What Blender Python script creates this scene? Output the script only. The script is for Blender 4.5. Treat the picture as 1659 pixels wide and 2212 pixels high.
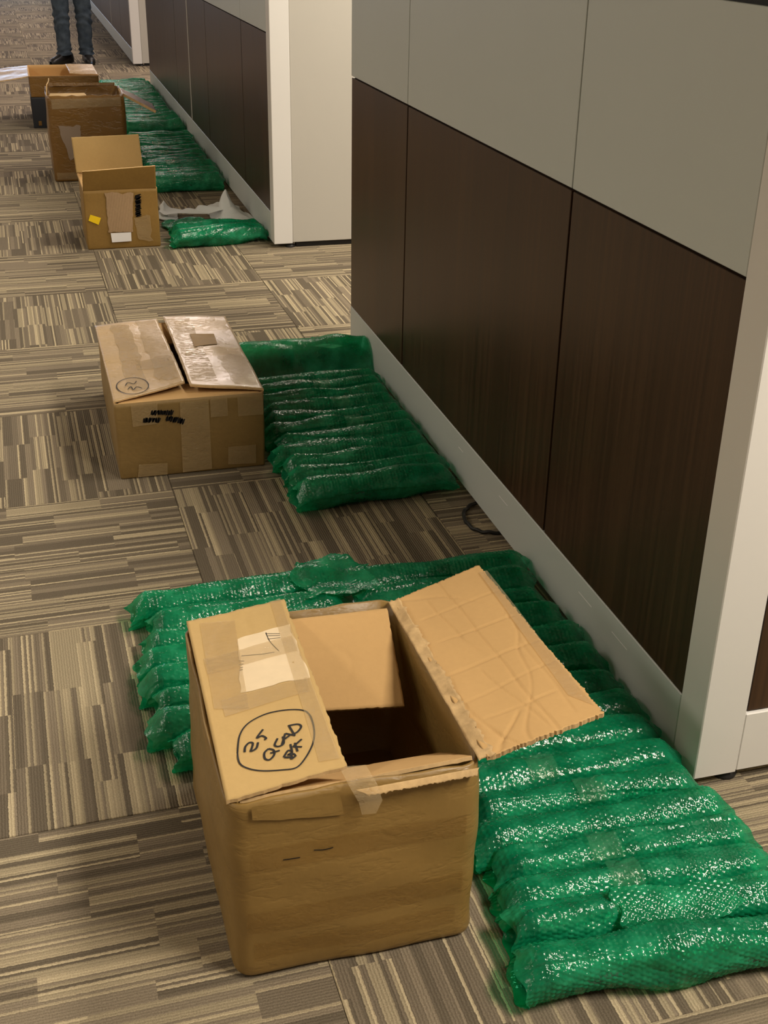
import bpy, bmesh, math, random
import numpy as np
from mathutils import Vector, Matrix

for o in list(bpy.data.objects):
    bpy.data.objects.remove(o, do_unlink=True)
scene = bpy.context.scene
COL = scene.collection
PI = math.pi

# ------------------------------------------------------------------ camera
FPX, PITCH, YAW, ROLL, CAMH = 2604.09, -0.4664, 0.2825, 0.0184, 1.52
fwd = Vector((math.sin(YAW)*math.cos(PITCH), math.cos(YAW)*math.cos(PITCH), math.sin(PITCH)))
rt = Vector((math.cos(YAW), -math.sin(YAW), 0)); up = rt.cross(fwd)
ra = rt*math.cos(ROLL) + up*math.sin(ROLL); ua = -rt*math.sin(ROLL) + up*math.cos(ROLL)
cd = bpy.data.cameras.new('camera'); cam = bpy.data.objects.new('camera', cd); COL.objects.link(cam)
M = Matrix(((ra.x, ua.x, -fwd.x, 0), (ra.y, ua.y, -fwd.y, 0), (ra.z, ua.z, -fwd.z, CAMH), (0, 0, 0, 1)))
cam.matrix_world = M
cd.sensor_fit = 'VERTICAL'; cd.sensor_height = 24; cd.lens = FPX/2212*24
cd.clip_start = 0.05; cd.clip_end = 100
scene.camera = cam

# ------------------------------------------------------------------ world, lamps, exposure
wd = bpy.data.worlds.new('world'); scene.world = wd; wd.use_nodes = True
wd.node_tree.nodes['Background'].inputs[0].default_value = (1.0, 0.9, 0.8, 1)
wd.node_tree.nodes['Background'].inputs[1].default_value = 0.05
vs = scene.view_settings
vs.view_transform = 'Standard'; vs.look = 'None'; vs.gamma = 1; vs.use_curve_mapping = False
vs.exposure = 0.22
CEIL = 2.75
def ceiling_lamp(x, y, power, col=(1.0, 0.83, 0.62), sx=0.6, sy=1.2):
    l = bpy.data.lights.new('ceiling_lamp', 'AREA'); l.shape = 'RECTANGLE'; l.size = sx; l.size_y = sy
    l.energy = power; l.color = col
    o = bpy.data.objects.new('ceiling_lamp', l); COL.objects.link(o); o.location = (x, y, CEIL - 0.03)
WARM = (1.0, 0.90, 0.75); FAR = (1.0, 0.85, 0.78)
for x, y, p in ((1.9, 0.2, 110), (1.9, 2.8, 62), (2.2, 5.0, 84), (1.9, 7.8, 58), (1.5, 10.8, 56), (1.5, 13.5, 46), (1.5, 16.2, 42), (1.5, 18.9, 42), (1.5, 21.6, 42)):
    ceiling_lamp(x, y, p, WARM if y < 9 else FAR)              # over the cubicles, behind the partitions
    ceiling_lamp(-2.7, y, 24 if y < 9 else 19, WARM if y < 9 else FAR)          # over the open side of the aisle

# ------------------------------------------------------------------ helpers
def tag(o, label=None, cat=None, group=None, kind=None):
    if label: o['label'] = label
    if cat: o['category'] = cat
    if group: o['group'] = group
    if kind: o['kind'] = kind
    return o
def link(name, me, mat=None, parent=None, loc=None):
    o = bpy.data.objects.new(name, me); COL.objects.link(o)
    if mat is not None and me is not None: me.materials.append(mat)
    if parent is not None: o.parent = parent
    if loc is not None: o.location = loc
    return o
def empty(name, loc, rz=0):
    o = bpy.data.objects.new(name, None); COL.objects.link(o); o.location = loc; o.rotation_euler = (0, 0, rz)
    o.empty_display_size = 0.05
    return o
def npmesh(name, V, Q, smooth=True):
    """V (n,3) float, Q (m,4) int quads"""
    me = bpy.data.meshes.new(name); V = np.asarray(V, np.float32); Q = np.asarray(Q, np.int32)
    k = Q.shape[1]
    me.vertices.add(len(V)); me.vertices.foreach_set('co', V.ravel())
    me.loops.add(Q.size); me.loops.foreach_set('vertex_index', Q.ravel())
    me.polygons.add(len(Q)); me.polygons.foreach_set('loop_start', np.arange(0, Q.size, k, dtype=np.int32))
    me.polygons.foreach_set('loop_total', np.full(len(Q), k, np.int32))
    me.polygons.foreach_set('use_smooth', np.full(len(Q), smooth))
    me.update(); me.validate()
    return me
def gridq(nu, nv, wrap_v=False):
    """quads of a grid with index i*nv+j"""
    i = np.arange(nu-1); j = np.arange(nv if wrap_v else nv-1)
    I, J = np.meshgrid(i, j, indexing='ij'); J2 = (J+1) % nv
    return np.stack([I*nv+J, (I+1)*nv+J, (I+1)*nv+J2, I*nv+J2], -1).reshape(-1, 4)
def slab(name, x0, x1, y0, y1, z0, z1, mat, parent=None, bevel=0.002, seg=1):
    bm = bmesh.new()
    bmesh.ops.create_cube(bm, size=1)
    P = parent.location if parent else Vector((0, 0, 0))
    for v in bm.verts:
        v.co = Vector((x0 if v.co.x < 0 else x1, y0 if v.co.y < 0 else y1, z0 if v.co.z < 0 else z1)) - P
    if bevel: bmesh.ops.bevel(bm, geom=list(bm.edges), offset=bevel, segments=seg, affect='EDGES')
    me = bpy.data.meshes.new(name); bm.to_mesh(me); bm.free()
    return link(name, me, mat, parent)
def tube_mesh(pts, rad, n=10, closed_ends=True):
    pts = [Vector(p) for p in pts]; V = []; F = []
    for i, p in enumerate(pts):
        a = pts[max(i-1, 0)]; b = pts[min(i+1, len(pts)-1)]; t = (b-a).normalized()
        s = t.cross(Vector((0, 0, 1)));
        if s.length < 1e-3: s = t.cross(Vector((1, 0, 0)))
        s.normalize(); u = s.cross(t)
        r = rad[i] if hasattr(rad, '__len__') else rad
        for k in range(n):
            an = 2*PI*k/n; V.append(p + (s*math.cos(an)+u*math.sin(an))*r)
    return np.array([tuple(v) for v in V]), gridq(len(pts), n, True)
class Noise:
    """smooth 2D noise: a sum of random sinusoids"""
    def __init__(s, seed, kmin, kmax, n=14, an=(1, 1)):
        r = np.random.RandomState(seed); k = np.exp(r.uniform(np.log(kmin), np.log(kmax), n)); a = r.uniform(0, 2*PI, n)
        s.kx = k*np.cos(a)*an[0]; s.ky = k*np.sin(a)*an[1]; s.ph = r.uniform(0, 2*PI, n); s.am = (kmin/k)**0.7; s.am /= np.sqrt((s.am**2).sum()/2)
    def __call__(s, x, y):
        x = np.asarray(x, float)[..., None]; y = np.asarray(y, float)[..., None]
        return (s.am*np.sin(s.kx*x + s.ky*y + s.ph)).sum(-1)

# ------------------------------------------------------------------ materials
class NT:
    def __init__(s, name):
        s.m = bpy.data.materials.new(name); s.m.use_nodes = True; s.t = s.m.node_tree; s.t.nodes.clear()
        s.out = s.n('ShaderNodeOutputMaterial')
    def n(s, ty, **kw):
        nd = s.t.nodes.new(ty)
        for k, v in kw.items(): setattr(nd, k, v)
        return nd
    def l(s, a, b): s.t.links.new(a, b)
    def val(s, x, inp):
        if isinstance(x, (int, float)): inp.default_value = x
        elif isinstance(x, tuple): inp.default_value = x if len(x) == len(inp.default_value) else x + (1,)
        else: s.l(x, inp)
    def math(s, op, a, b=0.0, c=None, clamp=False):
        nd = s.n('ShaderNodeMath', operation=op, use_clamp=clamp); s.val(a, nd.inputs[0]); s.val(b, nd.inputs[1])
        if c is not None: s.val(c, nd.inputs[2])
        return nd.outputs[0]
    def mix(s, f, a, b, blend='MIX'):
        nd = s.n('ShaderNodeMix', data_type='RGBA', blend_type=blend); s.val(f, nd.inputs[0]); s.val(a, nd.inputs[6]); s.val(b, nd.inputs[7])
        return nd.outputs[2]
    def ramp(s, f, stops, interp='LINEAR'):
        nd = s.n('ShaderNodeValToRGB'); nd.color_ramp.interpolation = interp; e = nd.color_ramp.elements
        while len(e) < len(stops): e.new(0.5)
        for k, (p, c) in enumerate(stops): e[k].position = p; e[k].color = c + (1,) if len(c) == 3 else c
        s.val(f, nd.inputs[0]); return nd.outputs[0]
    def noise(s, scale, detail=3, rough=0.5, vec=None, scl=None):
        nd = s.n('ShaderNodeTexNoise'); nd.inputs['Scale'].default_value = scale; nd.inputs['Detail'].default_value = detail; nd.inputs['Roughness'].default_value = rough
        v = vec if vec is not None else s.co()
        if scl:
            mp = s.n('ShaderNodeMapping'); mp.inputs['Scale'].default_value = scl; s.l(v, mp.inputs[0]); v = mp.outputs[0]
        s.l(v, nd.inputs['Vector']); return nd.outputs[0]
    def co(s):
        if not hasattr(s, '_co'): s._co = s.n('ShaderNodeTexCoord')
        return s._co.outputs['Object']
    def bump(s, h, dist=0.001, st=1.0):
        nd = s.n('ShaderNodeBump'); nd.inputs['Strength'].default_value = st; nd.inputs['Distance'].default_value = dist; s.l(h, nd.inputs['Height']); return nd.outputs[0]
    def bsdf(s, col, rough=0.5, spec=0.5, normal=None, **kw):
        nd = s.n('ShaderNodeBsdfPrincipled'); s.val(col, nd.inputs['Base Color']); s.val(rough, nd.inputs['Roughness']); s.val(spec, nd.inputs['Specular IOR Level'])
        if normal is not None: s.l(normal, nd.inputs['Normal'])
        for k, v in kw.items(): s.val(v, nd.inputs[k])
        return nd.outputs[0]
    def done(s, sh): s.l(sh, s.out.inputs[0]); return s.m

def plain(name, col, rough=0.5, spec=0.5, var=0.06, nscale=12):
    t = NT(name); f = t.noise(nscale, 3)
    c = t.mix(f, tuple(x*(1-var) for x in col), tuple(min(1, x*(1+var)) for x in col))
    return t.done(t.bsdf(c, rough, spec))

def carpet_mat(size):
    t = NT('carpet_tile'); sep = t.n('ShaderNodeSeparateXYZ'); at = t.n('ShaderNodeAttribute', attribute_name='tile_co'); t.l(at.outputs['Vector'], sep.inputs[0]); x, y = sep.outputs[0], sep.outputs[1]
    oi = t.n('ShaderNodeObjectInfo'); rnd = t.math('FRACT', t.math('ADD', oi.outputs['Random'], sep.outputs[2]))
    # yarn wobble
    wob = t.noise(130, 2); xw = t.math('ADD', x, t.math('MULTIPLY', t.math('SUBTRACT', wob, 0.5), 0.004))
    def vor(scale, off):
        v = t.n('ShaderNodeTexVoronoi', voronoi_dimensions='1D', feature='F1'); v.inputs['Scale'].default_value = scale
        w = t.math('ADD', xw, t.math('MULTIPLY', rnd, off)); t.l(w, v.inputs['W'])
        s = t.n('ShaderNodeSeparateColor'); t.l(v.outputs['Color'], s.inputs[0]); return s.outputs[0], s.outputs[1]
    b, b2 = vor(15, 71.0)
    seg = t.math('FLOOR', t.math('ADD', t.math('MULTIPLY', y, 2.7/size), t.math('MULTIPLY', b, 3.0)))
    def white(p, q, r_):
        cv = t.n('ShaderNodeCombineXYZ'); t.l(p, cv.inputs[0]); t.l(q, cv.inputs[1]); t.l(r_, cv.inputs[2])
        wn = t.n('ShaderNodeTexWhiteNoise', noise_dimensions='3D'); t.l(cv.outputs[0], wn.inputs[0]); return wn.outputs[0]
    ribi = t.math('FLOOR', t.math('DIVIDE', t.math('ADD', xw, 0.5), 0.0057)); rr = t.math('MULTIPLY', rnd, 53.0)
    pair = t.math('FLOOR', t.math('DIVIDE', ribi, 3.0))
    blk = white(t.math('MULTIPLY', b2, 61.0), t.math('MULTIPLY', seg, 3.7), rr)
    w1 = white(t.math('MULTIPLY', ribi, 1.37), t.math('MULTIPLY', seg, 7.31), rr)
    w2 = white(t.math('MULTIPLY', pair, 2.11), t.math('MULTIPLY', seg, 5.17), rr)
    dk = t.ramp(w2, [(0.0, (0.138, 0.113, 0.081)), (0.35, (0.184, 0.150, 0.108)), (0.68, (0.240, 0.196, 0.140))], 'CONSTANT')
    lt = t.ramp(w1, [(0.0, (0.337, 0.281, 0.186)), (0.82, (0.398, 0.330, 0.218)), (0.92, (0.479, 0.398, 0.261))], 'CONSTANT')
    thr = t.math('ADD', 0.42, t.math('MULTIPLY', blk, 0.46))
    lit = t.math('GREATER_THAN', t.math('ADD', t.math('MULTIPLY', w1, 0.86), t.math('MULTIPLY', w2, 0.14)), thr)
    col = t.mix(lit, dk, lt)
    # loops
    rib = t.math('SINE', t.math('MULTIPLY', t.math('ADD', xw, 0.5), 2*PI/0.0057))
    lp = t.noise(420, 2, 0.6)
    col = t.mix(t.math('MULTIPLY', t.math('ADD', rib, 1.0), 0.5, clamp=True), t.mix(1.0, col, (0.8, 0.79, 0.78), 'MULTIPLY'), col)
    col = t.mix(1.0, col, t.ramp(lp, [(0.25, (0.72, 0.71, 0.70)), (0.75, (1.22, 1.22, 1.22))]), 'MULTIPLY')
    h = t.math('ADD', t.math('MULTIPLY', rib, 0.5), t.math('MULTIPLY', lp, 1.2))
    return t.done(t.bsdf(col, 0.95, 0.1, t.bump(h, 0.0012, 0.7)))

def wood_mat():
    t = NT('dark_walnut_laminate')
    g = t.noise(60, 5, 0.65, scl=(1, 1, 0.018)); g2 = t.noise(9, 3, 0.5, scl=(1, 1, 0.06))
    c = t.ramp(t.math('ADD', t.math('MULTIPLY', g, 0.7), t.math('MULTIPLY', g2, 0.3)), [(0.28, (0.019, 0.009, 0.004)), (0.5, (0.042, 0.020, 0.009)), (0.72, (0.074, 0.037, 0.016))])
    return t.done(t.bsdf(c, t.math('ADD', 0.30, t.math('MULTIPLY', g, 0.12)), 0.38))

def cardboard(name, col, rough=0.7, spec=0.3, lines=0.0, wrinkle=0.0, axis=0, var=0.14):
    t = NT(name)
    n1 = t.noise(5, 4, 0.6); n2 = t.noise(90, 3, 0.6); n3 = t.noise(22, 3, 0.5)
    f = t.math('ADD', t.math('MULTIPLY', n1, 0.65), t.math('MULTIPLY', n2, 0.35))
    c = t.ramp(f, [(0.3, tuple(x*(1-var) for x in col)), (0.7, tuple(min(1, x*(1+var)) for x in col))])
    h = t.math('ADD', t.math('MULTIPLY', n2, 0.25), t.math('MULTIPLY', n3, 0.6))
    if lines:
        sep = t.n('ShaderNodeSeparateXYZ'); t.l(t.co(), sep.inputs[0])
        s = t.math('SINE', t.math('MULTIPLY', sep.outputs[axis], 2*PI/0.0075))
        c = t.mix(t.math('MULTIPLY', t.math('ADD', s, 1.0), 0.5*lines), c, t.mix(1.0, c, (0.82, 0.8, 0.78), 'MULTIPLY'))
        h = t.math('ADD', h, t.math('MULTIPLY', s, 0.35*lines))
    if wrinkle:
        w = t.noise(7, 4, 0.6, scl=(1, 1, 2.6)); r = t.math('ABSOLUTE', t.math('SUBTRACT', w, 0.5))
        h = t.math('ADD', h, t.math('MULTIPLY', t.math('SMOOTH_MIN', r, 0.05, 0.03), 22*wrinkle))
    return t.done(t.bsdf(c, t.math('ADD', rough-0.1, t.math('MULTIPLY', n3, 0.2)), spec, t.bump(h, 0.0016, 0.6)))

def tape_mat(name, col, fac=0.5, rough=0.16):
    t = NT(name); n = t.noise(28, 4, 0.65, scl=(1, 3, 1)); n2 = t.noise(9, 3)
    r = t.math('ABSOLUTE', t.math('SUBTRACT', n, 0.5))
    nm = t.bump(t.math('SMOOTH_MIN', r, 0.06, 0.03), 0.02, 0.7)
    b = t.bsdf(col, rough, 0.6, nm); tr = t.n('ShaderNodeBsdfTransparent')
    tr.inputs[0].default_value = (0.97, 0.94, 0.88, 1)
    mx = t.n('ShaderNodeMixShader'); t.val(t.math('ADD', fac-0.15, t.math('MULTIPLY', n2, 0.3)), mx.inputs[0]); t.l(tr.outputs[0], mx.inputs[1]); t.l(b, mx.inputs[2])
    return t.done(mx.outputs[0])

def film_mat(name, bub_bump=0.0, opaque=0.62):
    """green bubble wrap film: tinted, part see-through, glossy"""
    t = NT(name)
    n1 = t.noise(16, 4, 0.6); n2 = t.noise(210, 2, 0.5)
    col = t.ramp(n1, [(0.3, (0.003, 0.20, 0.086)), (0.5, (0.008, 0.33, 0.15)), (0.7, (0.035, 0.54, 0.27))])
    h = t.math('MULTIPLY', n2, 0.4)
    if bub_bump:
        v = t.n('ShaderNodeTexVoronoi', feature='F1'); v.inputs['Scale'].default_value = 105; v.inputs['Randomness'].default_value = 0.55; t.l(t.co(), v.inputs['Vector'])
        h = t.math('ADD', h, t.math('MULTIPLY', t.math('SUBTRACT', 1.0, v.outputs['Distance']), 1.6*bub_bump))
        w = t.noise(38, 3, 0.6, scl=(0.35, 1, 1)); h = t.math('ADD', h, t.math('MULTIPLY', t.math('ABSOLUTE', t.math('SUBTRACT', w, 0.5)), 6*bub_bump))
    nm = t.bump(h, 0.0022, 0.8)
    pb = t.bsdf(col, 0.14, 1.0, nm)
    tl = t.n('ShaderNodeBsdfTranslucent'); t.l(t.mix(1.0, col, (1.5, 1.5, 1.5), 'MULTIPLY'), tl.inputs[0])
    m1 = t.n('ShaderNodeMixShader'); m1.inputs[0].default_value = 0.22; t.l(pb, m1.inputs[1]); t.l(tl.outputs[0], m1.inputs[2])
    tr = t.n('ShaderNodeBsdfTransparent'); tr.inputs[0].default_value = (0.10, 0.74, 0.42, 1)
    m2 = t.n('ShaderNodeMixShader'); t.val(t.math('ADD', opaque-0.1, t.math('MULTIPLY', n1, 0.2)), m2.inputs[0]); t.l(tr.outputs[0], m2.inputs[1]); t.l(m1.outputs[0], m2.inputs[2])
    return t.done(m2.outputs[0])

def core_mat():
    t = NT('inner_bubble_wrap'); n = t.noise(40, 3, 0.6); v = t.n('ShaderNodeTexVoronoi', feature='F1'); v.inputs['Scale'].default_value = 100; t.l(t.co(), v.inputs['Vector'])
    c = t.ramp(n, [(0.3, (0.004, 0.055, 0.03)), (0.7, (0.03, 0.15, 0.085))])
    return t.done(t.bsdf(c, 0.25, 0.6, t.bump(t.math('MULTIPLY', v.outputs['Distance'], -1.0), 0.003, 0.8)))

TILE = 0.6877
M_CARPET = carpet_mat(TILE)
M_BACK = plain('carpet_backing', (0.05, 0.042, 0.034), 0.95, 0.1)
M_WOOD = wood_mat()
M_WHITE = plain('satin_white_laminate', (0.66, 0.64, 0.615), 0.38, 0.4, 0.015, 4)
M_UPPER = plain('pale_grey_laminate', (0.50, 0.53, 0.51), 0.45, 0.35, 0.02, 4)
M_CREAM = plain('cream_laminate', (0.45, 0.425, 0.38), 0.5, 0.35, 0.015, 4)
M_DARK = plain('dark_reveal', (0.010, 0.008, 0.007), 0.6, 0.3)
M_ALU = plain('grey_reveal', (0.23, 0.23, 0.23), 0.45, 0.4)
M_RUBBER = plain('black_plastic', (0.012, 0.011, 0.011), 0.5, 0.4)
M_WALL = plain('painted_wall', (0.55, 0.51, 0.45), 0.85, 0.2, 0.02, 3)
M_CEIL = plain('ceiling_board', (0.72, 0.70, 0.66), 0.9, 0.1, 0.03, 30)
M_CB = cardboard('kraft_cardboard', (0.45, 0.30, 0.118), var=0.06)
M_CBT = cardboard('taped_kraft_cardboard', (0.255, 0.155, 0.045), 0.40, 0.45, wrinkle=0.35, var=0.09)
M_CBI = cardboard('inner_kraft_cardboard', (0.52, 0.322, 0.135), 0.8, 0.2, var=0.05)
M_CBD = cardboard('brown_kraft_cardboard', (0.165, 0.082, 0.017), 0.36, 0.5, wrinkle=0.8)
M_CBL = cardboard('pale_kraft_cardboard', (0.42, 0.29, 0.15), 0.30, 0.5, wrinkle=0.3)
M_CB3 = cardboard('golden_kraft_cardboard', (0.25, 0.145, 0.036), 0.6, 0.35)
M_CB2 = cardboard('olive_kraft_cardboard', (0.235, 0.148, 0.050), 0.5, 0.4, wrinkle=0.2)
M_EDGE = cardboard('torn_cardboard_edge', (0.50, 0.34, 0.17), 0.9, 0.1, var=0.35)
M_RIBBED = cardboard('torn_corrugated_patch', (0.40, 0.27, 0.155), 0.8, 0.2, lines=1.0)
M_BLACKBOX = plain('black_printed_cardboard', (0.012, 0.014, 0.02), 0.5, 0.4)
M_INK = plain('black_marker_ink', (0.012, 0.010, 0.010), 0.6, 0.3)
M_PAPER = plain('worn_paper_label', (0.66, 0.52, 0.34), 0.6, 0.3, 0.1, 30)
M_WHITELAB = plain('white_label', (0.80, 0.78, 0.78), 0.5, 0.3, 0.03)
M_YELLOW = plain('yellow_sticker', (0.85, 0.58, 0.01), 0.45, 0.4, 0.04)
M_TAPE = tape_mat('clear_packing_tape', (0.60, 0.47, 0.28), 0.24, 0.12)
M_TAPEB = tape_mat('pale_packing_tape', (0.50, 0.37, 0.20), 0.42, 0.2)
M_TAPEC = tape_mat('brown_packing_tape', (0.34, 0.215, 0.075), 0.22, 0.16)
M_FILM = film_mat('green_bubble_film', 0.0, 0.56)
M_FILMB = film_mat('green_bubble_film_far', 1.0, 0.72)
M_CORE = core_mat()
M_CLEAR = tape_mat('clear_film_tape', (0.10, 0.40, 0.22), 0.20, 0.04)
def tissue():
    t = NT('white_foam_sheet'); d = t.bsdf((0.88, 0.89, 0.87), 0.6, 0.3, t.bump(t.noise(60, 3), 0.002, 0.6)); tl = t.n('ShaderNodeBsdfTranslucent'); tl.inputs[0].default_value = (0.85, 0.87, 0.85, 1)
    m = t.n('ShaderNodeMixShader'); m.inputs[0].default_value = 0.3; t.l(d, m.inputs[1]); t.l(tl.outputs[0], m.inputs[2]); return t.done(m.outputs[0])
M_TISSUE = tissue()

# ------------------------------------------------------------------ room shell
RX0, RX1, RY0, RY1 = -3.6, 5.2, -3.2, 26.0
floor = slab('floor', RX0, RX1, RY0, RY1, -0.06, -0.0035, M_BACK, None, 0); tag(floor, 'taupe striped carpet tile floor of the office', 'floor', kind='structure')
for nm, a in dict(ceiling=(RX0, RX1, RY0, RY1, CEIL, CEIL+0.05), wall_left=(RX0-0.1, RX0, RY0, RY1, -0.06, CEIL), wall_right=(RX1, RX1+0.1, RY0, RY1, -0.06, CEIL),
                  wall_back=(RX0, RX1, RY1, RY1+0.1, -0.06, CEIL), wall_front=(RX0, RX1, RY0-0.1, RY0, -0.06, CEIL)).items():
    o = slab(nm, *a, M_CEIL if nm == 'ceiling' else M_WALL, None, 0); o['kind'] = 'structure'
def glow(name, col, st):
    t = NT(name); e = t.n('ShaderNodeEmission'); e.inputs[0].default_value = col + (1,); e.inputs[1].default_value = st; return t.done(e.outputs[0])
M_SKYLIGHT = glow('daylight_pane', (0.55, 0.72, 1.0), 6.0)
win = empty('window_1', (-1.0, RY1-0.03, 1.6)); win['kind'] = 'structure'
for k in range(4):
    x = -3.0 + k*1.0
    slab('pane', x+0.04, x+0.96, RY1-0.02, RY1-0.01, 0.95, 2.45, M_SKYLIGHT, win, 0)
    slab('mullion', x-0.04, x+0.04, RY1-0.05, RY1-0.005, 0.9, 2.5, M_ALU, win, 0.004)
slab('mullion', 0.96, 1.04, RY1-0.05, RY1-0.005, 0.9, 2.5, M_ALU, win, 0.004)
slab('window_frame', -3.04, 1.04, RY1-0.06, RY1-0.005, 2.45, 2.53, M_ALU, win, 0.004); slab('window_sill', -3.08, 1.08, RY1-0.10, RY1-0.005, 0.88, 0.94, M_ALU, win, 0.004)
# carpet tiles: a quarter-turn chequer, 18 mrad askew from the partitions
AN, OX, OY = 0.01804, -0.34378, 6.61755
bm = bmesh.new(); bmesh.ops.create_cube(bm, size=1)
for v in bm.verts: v.co = Vector((v.co.x*(TILE-0.0012), v.co.y*(TILE-0.0012), -0.003 + (0.003 if v.co.z > 0 else -0.003)))
bmesh.ops.bevel(bm, geom=[e for e in bm.edges if e.verts[0].co.z > -0.001 and e.verts[1].co.z > -0.001], offset=0.0012, segments=1, affect='EDGES')
tile_me = bpy.data.meshes.new('carpet_tile'); bm.to_mesh(tile_me); bm.free(); tile_me.materials.append(M_CARPET)
def tile_co(me, P):
    a = me.attributes.new('tile_co', 'FLOAT_VECTOR', 'POINT'); a.data.foreach_set('vector', np.asarray(P, np.float32).ravel())
tile_co(tile_me, [(v.co.x, v.co.y, 0) for v in tile_me.vertices])
ca, sa = math.cos(AN), math.sin(AN)
cells = []
for i in range(-8, 9):
    for k in range(-30, 15):
        lx = OX + (i+0.5)*TILE; ly = OY - (k+0.5)*TILE
        wx, wy = lx*ca - ly*sa, lx*sa + ly*ca
        if not (RX0+0.36 < wx < RX1-0.36 and RY0+0.36 < wy < RY1-0.36): continue
        d = Vector((wx, wy, 0)) - Vector((0, 0, CAMH)); z = d.dot(fwd)
        u = abs(d.dot(ra)/z*FPX) if z > 0.1 else 1e9; vv = -d.dot(ua)/z*FPX if z > 0.1 else 1e9
        score = max(u-829-150, 0) + max(vv-1106-150, 0) + max(-1106-60-vv, 0)
        cells.append((score, z, wx, wy, (i+k) % 2))
cells.sort(key=lambda c: (c[0] > 0, c[0] if c[0] > 0 else c[1]))
rest = []
for n, (sc, z, wx, wy, par) in enumerate(cells):
    if n < 290:
        o = link('carpet_tile', tile_me, None, floor, (wx, wy, 0)); o.rotation_euler = (0, 0, AN + (PI/2 if par else 0))
    else: rest.append((wx, wy, par))
if rest:
    h = TILE/2-0.0006; V = []; Q = []; TC = []; rt_ = random.Random(5)
    for wx, wy, par in rest:
        rv = rt_.random()
        for sx, sy in ((-1, -1), (1, -1), (1, 1), (-1, 1)):
            V.append((wx + (sx*ca - sy*sa)*h, wy + (sx*sa + sy*ca)*h, 0.0)); TC.append((sy*h, -sx*h, rv) if par else (sx*h, sy*h, rv))
        b = len(V)-4; Q.append((b, b+1, b+2, b+3))
    o = link('carpet_tile_field', npmesh('carpet_tile_field', V, Q, False), M_CARPET, floor); o['kind'] = 'stuff'; tile_co(o.data, TC)

# ------------------------------------------------------------------ cubicle partitions
XW = 1.098; ZB, ZW, ZT = 0.163, 0.986, 1.392; TOP = 1.46
def foot(parent, x, y):
    V, Q = tube_mesh([(x-parent.location.x, y-parent.location.y, 0.0), (x-parent.location.x, y-parent.location.y, 0.008), (x-parent.location.x, y-parent.location.y, 0.012), (x-parent.location.x, y-parent.location.y, 0.035)], [0.024, 0.026, 0.018, 0.012], 14)
    link('levelling_foot', npmesh('levelling_foot', V, Q), M_RUBBER, parent)
def side_partition(label, y0, y1, seams, bright=(), z0=0.022, post=True):
    p = empty('office_partition', (XW+0.05, (y0+y1)/2, 0)); tag(p, label, 'partition')
    ys = y0 + 0.085
    slab('core', XW+0.012, XW+0.082, ys, y1-0.004, z0+0.02, ZW, M_DARK, p, 0)
    slab('upper_core', XW+0.010, XW+0.082, ys, y1-0.004, ZW+0.001, TOP-0.03, M_ALU, p, 0)
    slab('base_rail', XW, XW+0.09, ys+0.0005, y1, z0, ZB, M_UPPER, p, 0.002)
    slab('corner_post', XW, XW+0.092, y0, ys, z0, TOP, M_WHITE, p, 0.002)
    e = [ys] + list(seams) + [y1]
    for a, b in zip(e[:-1], e[1:]):
        g0 = 0.005 if a != ys else 0.0008; g1 = 0.005 if b != y1 else 0.0
        slab('wood_panel', XW+0.0015, XW+0.02, a+g0, b-g1, ZB+0.001, ZW-0.004, M_WOOD, p, 0.001)
        slab('upper_panel', XW, XW+0.02, a+(g0*0.6), b-g1*0.6, ZW+0.002, ZT, M_UPPER, p, 0.001)
    for s in bright:
        slab('aluminium_strip', XW-0.001, XW+0.014, s-0.016, s+0.016, ZB, ZT, M_CREAM, p, 0.002)
    slab('back_panel', XW+0.083, XW+0.09, ys+0.001, y1, ZB+0.001, TOP-0.03, M_UPPER, p, 0.001)
    slab('top_reveal', XW+0.006, XW+0.084, ys, y1-0.002, ZT+0.001, TOP-0.028, M_DARK, p, 0)
    slab('top_cap', XW-0.002, XW+0.092, ys, y1, TOP-0.027, TOP, M_DARK, p, 0.003)
    foot(p, XW+0.085, y0+0.03); foot(p, XW+0.045, y1-0.15)
    return p
pn = side_partition('long walnut and pale grey cubicle partition nearest the camera', 1.608, 4.288, (2.393, 3.61))
for a, b in ((2.6875, 2.6254), (2.1701, 2.0995), (1.9943, 1.9207), (3.02, 2.98)):
    slab('pale_dash', XW-0.0004, XW+0.001, b, a, 0.1205, 0.1222, M_WHITELAB, pn, 0)  # thin pale dashes along the base rail
pf = side_partition('walnut cubicle partition behind the three middle boxes', 5.80, 11.60, (6.59, 7.90, 8.75, 9.50), (8.75,))
pv = side_partition('farthest walnut cubicle partition behind the person in jeans', 13.30, 24.0, (14.6, 16.0, 17.9, 20.0, 22.0), (16.0,))
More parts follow.
